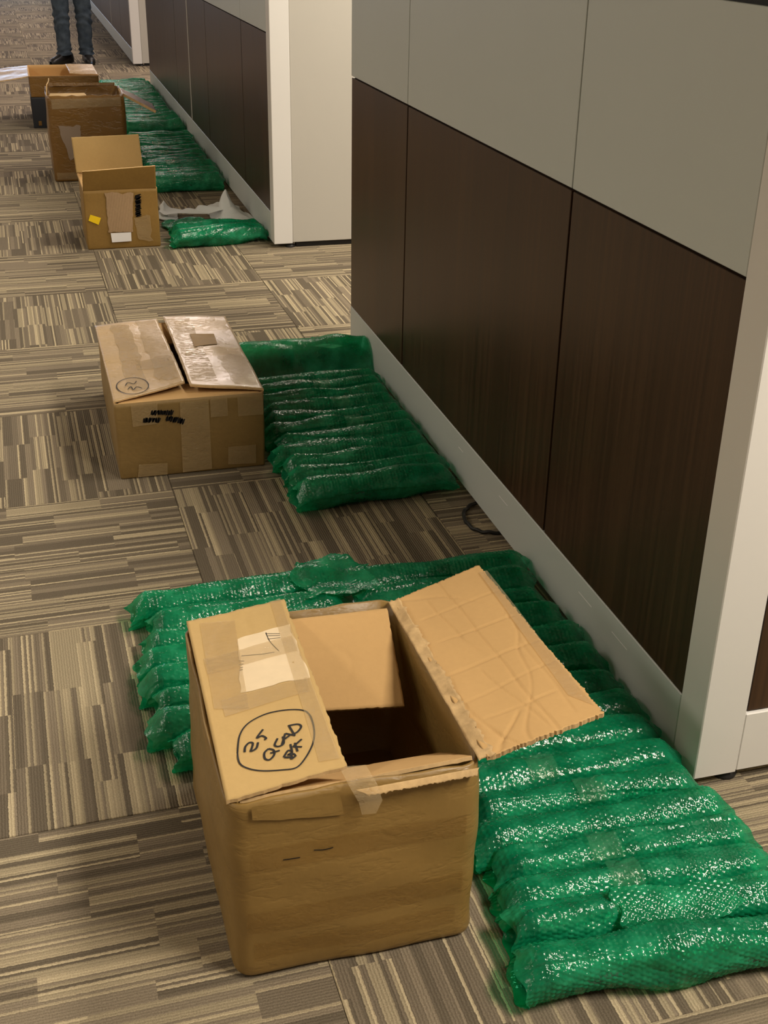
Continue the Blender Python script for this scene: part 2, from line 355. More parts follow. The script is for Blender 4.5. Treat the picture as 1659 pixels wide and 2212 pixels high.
def return_partition(label, y, x1, wood):
    p = empty('return_partition', ((XW+0.1+x1)/2, y+0.04, 0)); tag(p, label, 'partition')
    x0 = XW+0.0945
    if wood:
        slab('core', x0+0.004, x1, y+0.022, y+0.07, 0.05, TOP-0.03, M_DARK, p, 0)
        slab('base_rail', x0, x1, y+0.004, y+0.08, 0.022, 0.1565, M_WHITE, p, 0.002)
        e = [x0+0.006, x0+0.95, x1]
        for a, b in zip(e[:-1], e[1:]):
            slab('wood_panel', a, b-0.006, y+0.010, y+0.03, 0.159, ZW-0.004, M_WOOD, p, 0.001)
            slab('upper_panel', a, b-0.006, y+0.006, y+0.03, ZW+0.002, TOP-0.03, M_UPPER, p, 0.001)
        slab('top_cap', x0, x1, y+0.004, y+0.08, TOP-0.027, TOP, M_DARK, p, 0.003)
        foot(p, x1-0.2, y+0.04)
    else:
        slab('end_panel', x0-0.001, x1, y+0.006, y+0.08, 0.026, TOP-0.03, M_CREAM, p, 0.002)
        slab('floor_channel', x0+0.02, x1, y+0.02, y+0.07, 0.0, 0.028, M_DARK, p, 0)
        slab('top_cap', x0, x1, y+0.004, y+0.08, TOP-0.027, TOP, M_DARK, p, 0.003)
    return p
return_partition('walnut cubicle panel running off to the right at the near corner', 1.608, 2.9, True)
return_partition('plain cream end panel beside the white post past the gap', 5.80, 2.9, False)
return_partition('narrow grey end panel beside the farthest white post', 13.30, 2.9, False)

# power cord looping out from under the near partition
pts = []
ctrl = [(1.135, 2.90), (1.085, 2.868), (1.054, 2.830), (1.042, 2.775), (1.052, 2.725), (1.085, 2.700), (1.14, 2.69)]
def catmull(P, n=6):
    P = [Vector(p) for p in P]; out = []
    for i in range(len(P)-1):
        a = P[max(i-1, 0)]; b = P[i]; c = P[i+1]; d = P[min(i+2, len(P)-1)]
        for k in range(n):
            t = k/n; out.append(0.5*((2*b) + (c-a)*t + (2*a-5*b+4*c-d)*t*t + (3*b-a-3*c+d)*t**3))
    out.append(P[-1]); return out
V, Q = tube_mesh([(p.x, p.y, 0.006+0.002*math.sin(i)) for i, p in enumerate(catmull([(a, b, 0) for a, b in ctrl], 8))], 0.0052, 10)
tag(link('power_cord', npmesh('power_cord', V, Q), M_RUBBER), 'black cord looping out from under the near partition', 'cord')

# ------------------------------------------------------------------ cartons
def round_rect(x0, x1, y0, y1, rc, nc=6, ns=10):
    P = []
    def arc(cx, cy, a0):
        for k in range(nc+1):
            a = a0 + PI/2*k/nc; P.append((cx+rc*math.cos(a), cy+rc*math.sin(a)))
    def seg(a, b):
        for k in range(1, ns): P.append((a[0]+(b[0]-a[0])*k/ns, a[1]+(b[1]-a[1])*k/ns))
    arc(x1-rc, y1-rc, 0); seg((x1-rc, y1), (x0+rc, y1)); arc(x0+rc, y1-rc, PI/2); seg((x0, y1-rc), (x0, y0+rc))
    arc(x0+rc, y0+rc, PI); seg((x0+rc, y0), (x1-rc, y0)); arc(x1-rc, y0+rc, 1.5*PI); seg((x1, y0+rc), (x1, y1-rc))
    return np.array(P)
def carton_body(parent, x0, x1, y0, y1, h, mat, rc=0.012, bulge=0.004, dent=0.002, seed=0, th=0.006, topjag=0.0, inner=M_CBI, rb=0.01, z0=0.0, name='body', skew=(0, 0)):
    """side walls with thickness, rounded corners and a floor"""
    cx, cy, _ = parent.location
    P = round_rect(x0-cx, x1-cx, y0-cy, y1-cy, rc); n = len(P); N = Noise(seed, 8, 45); NJ = Noise(seed+5, 40, 260)
    c = P.mean(0); hw = (x1-x0)/2; hd = (y1-y0)/2
    zs = list(z0 + rb*(1-np.cos(np.linspace(0, PI/2, 4)))) if rb else [z0]
    zs = zs[:-1] + list(np.linspace(z0+rb, h, 18)); rings = []
    nrm = P - c; nrm = np.stack([nrm[:, 0]/hw, nrm[:, 1]/hd], -1); nn = np.sign(nrm)*np.abs(nrm)**6; nn /= np.linalg.norm(nn, axis=1)[:, None]
    per = np.cumsum(np.r_[0, np.linalg.norm(np.diff(P, axis=0), axis=1)])
    def ring(z, off):
        f = (z-z0)/(h-z0); b = bulge*math.sin(PI*f)*(1-np.minimum(np.abs(nrm), 1).min(1)**2)
        d = b + dent*N(per, np.full(n, z*1.7)) + off
        if rb and z < z0+rb: d = d - rb*(1-math.sqrt(max(0, 1-((z0+rb-z)/rb)**2)))
        q = P + nn*d[:, None]
        zz = np.full(n, z)
        if f > 0.99 and topjag: zz = zz + topjag*NJ(per, per*0)
        return np.c_[q[:, 0]+skew[0]*f, q[:, 1]+skew[1]*f, zz]
    for z in zs: rings.append(ring(z, 0))
    ko = len(rings)
    for z in (h, h*0.8+z0*0.2, h*0.5+z0*0.5, z0+0.012): rings.append(ring(z, -th))
    V = np.concatenate(rings); Q = [gridq(len(rings), n, True)]
    me = npmesh(name, V, np.concatenate(Q))
    bm = bmesh.new(); bm.from_mesh(me); bm.verts.ensure_lookup_table()
    bm.faces.new([bm.verts[(len(rings)-1)*n+k] for k in range(n)]); bm.faces.new([bm.verts[k] for k in range(n)][::-1])
    for i, fc in enumerate(bm.faces):
        if i >= (ko-1)*n: fc.material_index = 1
    bmesh.ops.recalc_face_normals(bm, faces=bm.faces); bm.to_mesh(me); bm.free()
    o = link(name, me, mat, parent); me.materials.append(inner)
    return o
def flap(name, parent, A, B, C, D, mat, th=0.005, amp=0.0, curl=0.0, seed=1, nu=44, nv=30, jag=0.0003, inner=None, kf=(10, 50), crease=0.0, folds=()):
    """sheet of board; A-B is the hinge, D-C the free edge (world points); a surface function is returned too"""
    A, B, C, D = (np.array(p, float) for p in (A, B, C, D)); N = Noise(seed, *kf); JR = np.random.RandomState(seed+9); K = Noise(seed+3, 12, 40)
    e1 = (B-A)/np.linalg.norm(B-A); n0 = np.cross(B-A, D-A); n0 /= np.linalg.norm(n0); n0 = n0 if n0[2] >= 0 else -n0; e2 = np.cross(n0, e1)
    u = np.linspace(0, 1, nu); v = np.linspace(0, 1, nv); U, Vv = np.meshgrid(u, v, indexing='ij')
    base = (A[None, None]*((1-U)*(1-Vv))[..., None] + B*(U*(1-Vv))[..., None] + C*(U*Vv)[..., None] + D*((1-U)*Vv)[..., None])
    # ragged outline
    a_ = base@e1; b_ = base@e2
    edge = np.zeros_like(U); L1 = np.linalg.norm(B-A); L2 = np.linalg.norm(D-A)
    base = base + e2*(np.where(Vv > 0.999, 1, 0)*jag*JR.randn(*U.shape))[..., None] + e1*(np.where((U < 0.001) | (U > 0.999), 1, 0)*jag*JR.randn(*U.shape))[..., None]
    def off(p):
        a = p@e1; b = p@e2; t = ((p-A)@e2)/L2*np.sign((D-A)@e2)
        w = amp*N(a, b) + curl*np.clip(t, 0, 1)**2
        if crease: w = w - crease*np.exp(-(K(a, b)/0.06)**2)
        for (ax, ay, bx, by, dp) in folds:
            q = np.array([bx-ax, by-ay]); ln = np.linalg.norm(q); q = q/ln; rx = p[..., 0]-ax; ry = p[..., 1]-ay
            al = rx*q[0]+ry*q[1]; dd = -rx*q[1]+ry*q[0] + 0.0015*np.sin(al*37)
            w = w - 1.25*dp*np.exp(-(dd/0.0022)**2)*np.clip(np.minimum(al, ln-al)/0.015+0.5, 0, 1)
        return w
    o_ = off(base); top = base + n0*(o_+th/2)[..., None]; bot = base + n0*(o_-th/2)[..., None]
    loc = np.array(parent.location) if parent.parent is None else np.array(parent.parent.location)
    Vt = np.concatenate([top.reshape(-1, 3), bot.reshape(-1, 3)]) - loc; n = nu*nv
    Q = gridq(nu, nv); Q2 = Q[:, ::-1] + n
    rim = [i*nv for i in range(nu)] + [(nu-1)*nv+j for j in range(1, nv)] + [i*nv+nv-1 for i in range(nu-2, -1, -1)] + [j for j in range(nv-2, 0, -1)]
    r = np.array(rim); r2 = np.roll(r, -1); Q3 = np.stack([r, r+n, r2+n, r2], -1)
    me = npmesh(name, Vt, np.concatenate([Q, Q2, Q3]))
    ob = link(name, me, mat, parent); me.materials.append(inner or mat); me.materials.append(M_EDGE)
    mi = np.r_[np.zeros(len(Q), int), np.ones(len(Q2), int), np.full(len(Q3), 2)]; me.polygons.foreach_set('material_index', mi.astype(np.int32))
    sm = np.r_[np.ones(len(Q)+len(Q2), bool), np.zeros(len(Q3), bool)]; me.polygons.foreach_set('use_smooth', sm)
    bm = bmesh.new(); bm.from_mesh(me); bmesh.ops.recalc_face_normals(bm, faces=bm.faces); bm.to_mesh(me); bm.free()
    def surf(x, y, lift=0.0008):
        """point on the upper face above world (x, y)"""
        x = np.asarray(x, float); y = np.asarray(y, float)
        z = A[2] - (n0[0]*(x-A[0]) + n0[1]*(y-A[1]))/n0[2]
        p = np.stack([x, y, z], -1); return p + n0*(off(p)+th/2+lift)[..., None]
    return ob, surf
def strokes(name, parent, origin, lists, surf, width, mat):
    V = []; Q = []
    for L in lists:
        P = [Vector((a, b, 0)) for a, b in L]
        P = catmull(P, 6) if len(P) > 2 else [P[0].lerp(P[1], k/5) for k in range(6)]
        base = len(V)
        for i, p in enumerate(P):
            t = (P[min(i+1, len(P)-1)] - P[max(i-1, 0)]); t = t.normalized() if t.length > 1e-9 else Vector((1, 0, 0)); s = Vector((-t.y, t.x, 0))*width/2
            for q in (p+s, p-s): V.append((q.x, q.y))
        for i in range(len(P)-1): Q.append((base+2*i, base+2*i+1, base+2*i+3, base+2*i+2))
    V = np.array(V); W = surf(V[:, 0], V[:, 1]) - np.array(origin)
    return link(name, npmesh(name, W, Q), mat, parent)
def patch(name, parent, origin, quad, surf, mat, n=10, lift=0.0008, rag=0.0, seed=3):
    q = [np.array(p, float) for p in quad]; u = np.linspace(0, 1, n); U, Vv = np.meshgrid(u, u, indexing='ij')
    P = q[0]*((1-U)*(1-Vv))[..., None] + q[1]*(U*(1-Vv))[..., None] + q[2]*(U*Vv)[..., None] + q[3]*((1-U)*Vv)[..., None]
    if rag:
        J = Noise(seed, 60, 400); ed = (U < 0.01) | (U > 0.99) | (Vv < 0.01) | (Vv > 0.99); P = P + (ed*rag)[..., None]*np.stack([J(P[..., 0], P[..., 1]), J(P[..., 1]+5, P[..., 0])], -1)
    W = surf(P[..., 0], P[..., 1], lift).reshape(-1, 3) - np.array(origin)
    return link(name, npmesh(name, W, gridq(n, n)), mat, parent)
def body_front(body, parent):
    from mathutils.bvhtree import BVHTree
    me = body.data; bv = BVHTree.FromPolygons([v.co for v in me.vertices], [tuple(p.vertices) for p in me.polygons]); o = np.array(parent.location)
    def surf(a, b, lift=0.0008):
        a = np.asarray(a, float); b = np.asarray(b, float); out = np.zeros(a.shape+(3,))
        for ix in np.ndindex(a.shape):
            h = bv.ray_cast(Vector((a[ix]-o[0], -5, b[ix]-o[2])), Vector((0, 1, 0)))
            y = h[0].y if h[0] is not None else 0
            out[ix] = (a[ix], y+o[1]-lift, b[ix])
        return out
    return surf
def front_surf(y):
    return lambda a, b, lift=0.0008: np.stack([np.asarray(a, float), np.full(np.shape(a), y-lift), np.asarray(b, float)], -1)

# --- box 1: big dented box in the foreground
X0, X1, Y0, Y1, H1 = 0.168, 0.566, 1.366, 1.872, 0.350
b1 = empty('cardboard_box', ((X0+X1)/2, (Y0+Y1)/2, 0)); O1 = tuple(b1.location)
tag(b1, 'large dented open cardboard box in the foreground, handwriting on its closed flap', 'box')
body1 = carton_body(b1, X0, X1, Y0, Y1, H1, M_CBT, rc=0.032, bulge=0.008, dent=0.0022, seed=4, skew=(0.0, 0.006), topjag=0.0018, rb=0.014, inner=M_CBT)  # inner walls take the darker outer colour, standing in for shade inside the box
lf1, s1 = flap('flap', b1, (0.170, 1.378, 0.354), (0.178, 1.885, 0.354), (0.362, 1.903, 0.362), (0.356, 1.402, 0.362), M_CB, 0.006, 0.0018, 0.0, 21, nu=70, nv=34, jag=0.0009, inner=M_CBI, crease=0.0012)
lf1['label'] = 'closed left flap with handwriting and paper label'
FOLDS = [(0.66,1.90,0.70,1.40,.0022),(0.60,1.70,0.78,1.745,.0016),(0.58,1.60,0.79,1.66,.0018),(0.58,1.52,0.77,1.585,.0012),(0.59,1.78,0.76,1.83,.0014),(0.62,1.84,0.64,1.70,.002),(0.60,1.47,0.74,1.50,.0014),(0.735,1.66,0.745,1.44,.0016),(0.64,1.60,0.69,1.42,.0018),(0.60,1.40,0.66,1.47,.0024),(0.60,1.44,0.63,1.39,.002),(0.63,1.73,0.66,1.64,.0014)]
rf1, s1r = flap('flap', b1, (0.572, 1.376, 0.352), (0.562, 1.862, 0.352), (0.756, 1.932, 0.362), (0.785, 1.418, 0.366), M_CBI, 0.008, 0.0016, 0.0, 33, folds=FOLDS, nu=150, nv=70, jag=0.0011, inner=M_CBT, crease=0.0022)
rf1['label'] = 'right flap folded open and level'
bf1, _ = flap('flap', b1, (0.352, 1.852, 0.350), (0.545, 1.846, 0.350), (0.528, 1.668, 0.255), (0.36, 1.700, 0.250), M_CBI, 0.006, 0.0015, 0.0, 41, jag=0.0004, crease=0.001)
bf1['label'] = 'back flap bent down into the box'
ff1, _ = flap('flap', b1, (0.190, 1.386, 0.346), (0.552, 1.386, 0.350), (0.545, 1.515, 0.262), (0.200, 1.525, 0.262), M_CBI, 0.006, 0.0012, 0.0, 43, jag=0.0006, crease=0.001)
ff1['label'] = 'front flap bent down into the box'
# torn strip of liner along the front rim
tl1, _ = flap('torn_liner', b1, (0.36, 1.366, 0.346), (0.556, 1.366, 0.349), (0.55, 1.357, 0.342), (0.38, 1.358, 0.338), M_EDGE, 0.0016, 0.0012, 0.0, 47, nu=70, nv=6, jag=0.0008, kf=(60, 200))
th1, _ = flap('torn_hinge', b1, (0.558, 1.376, 0.353), (0.552, 1.858, 0.353), (0.572, 1.860, 0.359), (0.584, 1.380, 0.360), M_EDGE, 0.002, 0.0018, 0.0, 49, nu=90, nv=7, jag=0.0022, kf=(60, 240))
W = dict(circ=[(0.2038,1.4804),(0.2140,1.5207),(0.2308,1.5459),(0.2584,1.5600),(0.2860,1.5621),(0.3140,1.5565),(0.3280,1.5452),(0.3304,1.5233),(0.3268,1.4916),(0.3167,1.4625),(0.3004,1.4360),(0.2829,1.4187),(0.2627,1.4199),(0.2336,1.4274),(0.2138,1.4393),(0.2030,1.4557),(0.2039,1.4832)],
 n2=[(0.2147,1.4790),(0.2177,1.4910),(0.2252,1.4990),(0.2304,1.4962),(0.2271,1.4857),(0.2240,1.4780),(0.2335,1.4826),(0.2385,1.4956)],
 n5=[(0.2517,1.5242),(0.2388,1.5070),(0.2472,1.5092),(0.2524,1.5015),(0.2490,1.4983)],
 Q=[(0.2512,1.4752),(0.2432,1.4674),(0.2417,1.4539),(0.2480,1.4495),(0.2566,1.4584),(0.2579,1.4692),(0.2512,1.4752)], Qt=[(0.2516,1.4639),(0.2667,1.4656)],
 U=[(0.2691,1.4949),(0.2619,1.4809),(0.2669,1.4754),(0.2758,1.4802),(0.2779,1.4969)], A1=[(0.2727,1.4781),(0.2830,1.5029)], A3=[(0.2830,1.5029),(0.2969,1.4929)], A2=[(0.2774,1.4884),(0.2918,1.4983)],
 D1=[(0.2921,1.5212),(0.2961,1.4931)], D2=[(0.2910,1.5200),(0.3062,1.5196),(0.3103,1.5120),(0.3022,1.5009),(0.2934,1.4973)],
 B1=[(0.2693,1.4482),(0.2788,1.4610),(0.2839,1.4563),(0.2767,1.4509),(0.2854,1.4509),(0.2858,1.4447),(0.2700,1.4474)], L1=[(0.2852,1.4749),(0.2840,1.4569),(0.2798,1.4407),(0.2881,1.4474)],
 K1=[(0.2924,1.4759),(0.2923,1.4547)], K2=[(0.3045,1.4814),(0.2881,1.4677)], K3=[(0.2881,1.4677),(0.3011,1.4631)])
pl1 = patch('paper_label', lf1, O1, [(0.2578,1.7966),(0.352,1.8124),(0.3535,1.6427),(0.2343,1.6290)], s1, M_PAPER, 14, 0.0007, 0.0015)
strokes('printed_mark', lf1, O1, [[(0.3065,1.7955),(0.3311,1.7874)],[(0.3071,1.7879),(0.3299,1.7813)],[(0.3070,1.7767),(0.3295,1.7747)],[(0.3082,1.7989),(0.3094,1.7687),(0.3184,1.7336)],[(0.2540,1.7393),(0.2887,1.7322),(0.3102,1.7321)],[(0.2477,1.7250),(0.2557,1.7212)],[(0.2457,1.7132),(0.2534,1.7130)],[(0.2450,1.7030),(0.2507,1.7033)],[(0.2438,1.6964),(0.2496,1.6967)]], lambda a, b: s1(a, b, 0.0013), 0.0012, M_INK)
mw = strokes('marker_writing', lf1, O1, [v for k, v in W.items() if k != 'circ'], lambda a, b: s1(a, b, 0.0012), 0.0034, M_INK); mw['label'] = 'black handwriting 25 QUAD BLK'
strokes('marker_circle', lf1, O1, [W['circ']], lambda a, b: s1(a, b, 0.0012), 0.0026, M_INK)
for q in ([(0.186,1.60),(0.24,1.585),(0.262,1.86),(0.20,1.87)], [(0.318,1.42),(0.350,1.42),(0.355,1.905),(0.335,1.90)], [(0.19,1.70),(0.35,1.725),(0.35,1.775),(0.19,1.75)], [(0.20,1.575),(0.345,1.60),(0.347,1.64),(0.20,1.62)]):
    patch('packing_tape', lf1, O1, q, s1, M_TAPE, 10, 0.0017)
patch('packing_tape', rf1, O1, [(0.75,1.48),(0.778,1.44),(0.762,1.90),(0.745,1.90)], s1r, M_TAPE, 10, 0.0012)
# tape tab hanging over the front rim, and marker strokes on the front
FS1 = body_front(body1, b1)
patch('torn_flap', b1, O1, [(0.205,0.345),(0.338,0.345),(0.342,0.302),(0.205,0.322)], FS1, M_CBT, 14, 0.0045, 0.0008)
for q in ([(0.20,0.262),(0.54,0.262),(0.54,0.222),(0.20,0.222)], [(0.19,0.14),(0.54,0.145),(0.54,0.10),(0.19,0.095)], [(0.20,0.075),(0.53,0.075),(0.53,0.04),(0.20,0.04)]):
    patch('packing_tape', b1, O1, q, FS1, M_TAPEC, 14, 0.0012)
for L in ([(0.2962,0.2439),(0.311,0.2415),(0.3262,0.2425)], [(0.2485,0.2378),(0.262,0.2368),(0.2747,0.2360)]): strokes('marker_stroke', b1, O1, [L], lambda a, b: FS1(a, b, 0.002), 0.0018, M_INK)
V = [(0.345, 1.405, 0.362), (0.385, 1.400, 0.362), (0.350, 1.362, 0.358), (0.392, 1.360, 0.356), (0.362, 1.352, 0.333), (0.398, 1.351, 0.331), (0.366, 1.349, 0.312), (0.388, 1.349, 0.310)]
link('packing_tape', npmesh('packing_tape', np.array(V)-np.array(O1), [(0, 1, 3, 2), (2, 3, 5, 4), (4, 5, 7, 6)]), M_TAPE, b1)

# --- box 2: low wide box in the middle
X0, X1, Y0, Y1, H2 = 0.147, 0.579, 3.285, 4.005, 0.238
b2 = empty('cardboard_box', ((X0+X1)/2, (Y0+Y1)/2, 0)); O2 = tuple(b2.location)
tag(b2, 'low wide taped cardboard box with both top flaps closed', 'box')
carton_body(b2, X0, X1, Y0, Y1, H2, M_CB2, rc=0.008, bulge=0.003, dent=0.0012, seed=14, rb=0.006)
lf2, s2 = flap('flap', b2, (0.147, 3.29, 0.242), (0.140, 4.0, 0.242), (0.348, 4.012, 0.246), (0.362, 3.385, 0.246), M_CBL, 0.005, 0.002, 0.006, 51, jag=0.0005, inner=M_CBI)
rf2, s2r = flap('flap', b2, (0.580, 3.288, 0.243), (0.580, 4.008, 0.243), (0.370, 4.03, 0.250), (0.372, 3.34, 0.250), M_CBL, 0.005, 0.002, 0.004, 52, jag=0.0005, inner=M_CBI)
flap('flap', b2, (0.16, 3.292, 0.234), (0.566, 3.292, 0.234), (0.56, 3.44, 0.222), (0.166, 3.44, 0.222), M_CBI, 0.005, 0.001, 0, 53)
flap('flap', b2, (0.16, 3.995, 0.234), (0.566, 3.995, 0.234), (0.56, 3.82, 0.222), (0.166, 3.82, 0.222), M_CBI, 0.005, 0.001, 0, 54)
for q in ([(0.20,3.36),(0.255,3.36),(0.250,3.97),(0.19,3.99)], [(0.285,3.42),(0.352,3.42),(0.342,4.0),(0.275,4.0)], [(0.24,3.52),(0.345,3.52),(0.345,3.62),(0.24,3.60)]): patch('packing_tape', lf2, O2, q, s2, M_TAPEB, 14, 0.0012, 0.004, 8)
for q in ([(0.385,3.38),(0.46,3.37),(0.455,4.0),(0.378,4.01)], [(0.40,3.86),(0.575,3.86),(0.575,3.97),(0.40,3.97)], [(0.40,3.60),(0.575,3.60),(0.575,3.68),(0.40,3.68)], [(0.50,3.33),(0.572,3.33),(0.572,3.60),(0.49,3.60)]): patch('packing_tape', rf2, O2, q, s2r, M_TAPE if q[0][1] > 3.38 else M_TAPEB, 14, 0.0013, 0.003, 9)
patch('bare_patch', rf2, O2, [(0.434,3.8212),(0.5128,3.8179),(0.5076,3.7041),(0.4307,3.6848)], s2r, M_CB3, 8, 0.0024)
F2 = front_surf(3.2825)
for q in ([(0.1932,0.2336),(0.2693,0.2366),(0.2648,0.1696),(0.1946,0.1663)], [(0.3326,0.2300),(0.4154,0.2300),(0.4155,0.0104),(0.3287,0.0078)], [(0.2028,0.0469),(0.2859,0.0425),(0.2834,0.0060),(0.1971,0.0060)], [(0.4668,0.0759),(0.5502,0.0749),(0.5482,0.0144),(0.4644,0.0188)], [(0.42,0.232),(0.47,0.232),(0.47,0.175),(0.42,0.175)], [(0.50,0.232),(0.575,0.232),(0.575,0.17),(0.50,0.17)]):
    patch('packing_tape', b2, O2, q, F2, M_TAPEB, 4, 0.0035)
def scribble(x0, z0, x1, z1, w, n, seed):
    r = random.Random(seed); L = []
    for k in range(n):
        t = k/(n-1); s = (1 if k % 2 else -1)*w*r.uniform(0.6, 1.0)
        L.append((x0+(x1-x0)*t + r.uniform(-.002, .002) + 0.3*s, z0+(z1-z0)*t + s))
    return L
strokes('marker_scribble', b2, O2, [scribble(0.249, 0.205, 0.311, 0.201, 0.008, 26, 1), scribble(0.226, 0.185, 0.271, 0.181, 0.008, 22, 2), scribble(0.291, 0.185, 0.342, 0.170, 0.009, 22, 3)], lambda a, b: F2(a, b, 0.0045), 0.0036, M_INK)
el = [(0.2108+0.046*math.cos(a), 3.397+0.066*math.sin(a)) for a in np.linspace(0, 2*PI, 22)]
strokes('marker_writing', lf2, O2, [el, [(0.19,3.40),(0.20,3.425),(0.215,3.41),(0.225,3.43)], [(0.195,3.37),(0.205,3.39),(0.21,3.365),(0.222,3.385),(0.235,3.37)]], lambda a, b: s2(a, b, 0.002), 0.003, M_INK)

# --- box 3: upright box with raised flaps
X0, X1, Y0, Y1, H3 = 0.212, 0.562, 5.965, 6.405, 0.283
b3 = empty('cardboard_box', ((X0+X1)/2, (Y0+Y1)/2, 0)); O3 = tuple(b3.location)
tag(b3, 'cardboard box with yellow sticker and two flaps standing upright', 'box')
carton_body(b3, X0, X1, Y0, Y1, H3, M_CB3, rc=0.008, bulge=0.003, dent=0.001, seed=24, rb=0.006)
flap('flap', b3, (0.213, 5.968, 0.284), (0.558, 5.968, 0.284), (0.557, 5.928, 0.396), (0.217, 5.924, 0.382), M_CB3, 0.005, 0.001, 0, 61, inner=M_CB3)
flap('flap', b3, (0.205, 6.400, 0.284), (0.540, 6.400, 0.284), (0.530, 6.415, 0.462), (0.197, 6.415, 0.456), M_CB, 0.005, 0.0015, 0, 62)
flap('flap', b3, (0.215, 5.98, 0.282), (0.207, 6.39, 0.282), (0.36, 6.38, 0.24), (0.37, 5.99, 0.24), M_CBI, 0.005, 0.001, 0, 63)
flap('flap', b3, (0.558, 5.98, 0.282), (0.556, 6.39, 0.282), (0.44, 6.38, 0.17), (0.44, 5.99, 0.17), M_CBI, 0.005, 0.001, 0, 64)
F3 = front_surf(5.963)
rp = patch('torn_patch', b3, O3, [(0.3175,0.2692),(0.4457,0.2639),(0.4338,0.0795),(0.3165,0.0786)], F3, M_RIBBED, 12, 0.003, 0.003)
patch('white_label', b3, O3, [(0.3253,0.0781),(0.4226,0.0778),(0.4215,0.0347),(0.3281,0.0328)], F3, M_WHITELAB, 4, 0.004)
patch('yellow_sticker', b3, O3, [(0.2372,0.1716),(0.2857,0.1538),(0.2719,0.1211),(0.2260,0.1433)], F3, M_YELLOW, 4, 0.004)
patch('packing_tape', b3, O3, [(0.4478,0.1463),(0.5221,0.1607),(0.5241,0.0294),(0.4571,0.0329)], F3, M_TAPEB, 8, 0.0035, 0.004)
strokes('marker_scribble', b3, O3, [[(b_, a_) for a_, b_ in scribble(0.255, 0.468, 0.152, 0.464, 0.016, 46, 5)]], lambda a, b: F3(a, b, 0.0045), 0.004, M_INK)

# --- box 4: tall brown box
X0, X1, Y0, Y1, H4 = 0.115, 0.560, 7.61, 8.06, 0.492
b4 = empty('cardboard_box', ((X0+X1)/2, (Y0+Y1)/2, 0)); O4 = tuple(b4.location)
tag(b4, 'tall dark brown cardboard box with one flap hanging out to the right', 'box')
body4 = carton_body(b4, X0, X1, Y0, Y1, H4, M_CBD, rc=0.03, bulge=0.006, dent=0.002, seed=34, rb=0.012, inner=M_CBD, topjag=0.003)
flap('flap', b4, (0.556, 7.64, 0.490), (0.552, 7.90, 0.492), (0.740, 7.80, 0.405), (0.735, 7.56, 0.398), M_CBD, 0.014, 0.001, 0, 71, inner=M_CBD)
flap('flap', b4, (0.135, 8.045, 0.492), (0.54, 8.045, 0.492), (0.54, 8.05, 0.506), (0.135, 8.05, 0.512), M_CBD, 0.006, 0.002, 0, 72, inner=M_CBD)
flap('flap', b4, (0.13, 7.625, 0.488), (0.345, 7.625, 0.488), (0.34, 7.76, 0.484), (0.14, 7.80, 0.484), M_CB, 0.006, 0.002, 0, 73)
flap('flap', b4, (0.120, 7.64, 0.492), (0.125, 8.02, 0.492), (0.145, 8.0, 0.545), (0.128, 7.68, 0.548), M_TAPEB, 0.005, 0.003, 0, 74, inner=M_CBD)
F4 = body_front(body4, b4)
patch('bare_patch', b4, O4, [(0.1709,0.3177),(0.2930,0.3277),(0.3000,0.1700),(0.2150,0.1300)], F4, plain('worn_grey_board', (0.25, 0.185, 0.135), 0.7, 0.3), 10, 0.003, 0.005)
for q in ([(0.14,0.475),(0.54,0.480),(0.54,0.43),(0.14,0.42)], [(0.13,0.055),(0.33,0.055),(0.33,0.015),(0.13,0.015)]): patch('packing_tape', b4, O4, q, F4, M_TAPE, 8, 0.004)

# --- box 5: farthest box, black below
X0, X1, Y0, Y1, H5 = 0.036, 0.532, 9.60, 10.29, 0.365
b5 = empty('cardboard_box', ((X0+X1)/2, (Y0+Y1)/2, 0)); O5 = tuple(b5.location)
tag(b5, 'farthest open cardboard box with black lower half', 'box')
carton_body(b5, X0, X1, Y0, Y1, H5, M_CBD, rc=0.008, bulge=0.002, dent=0.001, seed=44, rb=0, z0=0.218, name='upper_wall')
carton_body(b5, X0-0.002, X1+0.002, Y0-0.002, Y1+0.002, 0.219, M_BLACKBOX, rc=0.008, bulge=0.002, dent=0.001, seed=45, rb=0.004, inner=M_BLACKBOX, name='black_lower_wall')
flap('flap', b5, (0.034, 9.62, 0.364), (0.040, 10.27, 0.366), (-0.20, 10.25, 0.335), (-0.21, 9.64, 0.318), M_CBL, 0.006, 0.002, 0, 81, inner=M_CBL)
flap('flap', b5, (0.530, 9.63, 0.364), (0.530, 10.27, 0.366), (0.325, 10.24, 0.372), (0.335, 9.78, 0.36), M_CBL, 0.006, 0.002, 0, 82)
F5 = front_surf(9.5965)
patch('printed_mark', b5, O5, [(0.072,0.052),(0.094,0.052),(0.094,0.020),(0.072,0.020)], F5, M_CBD, 3, 0.003)

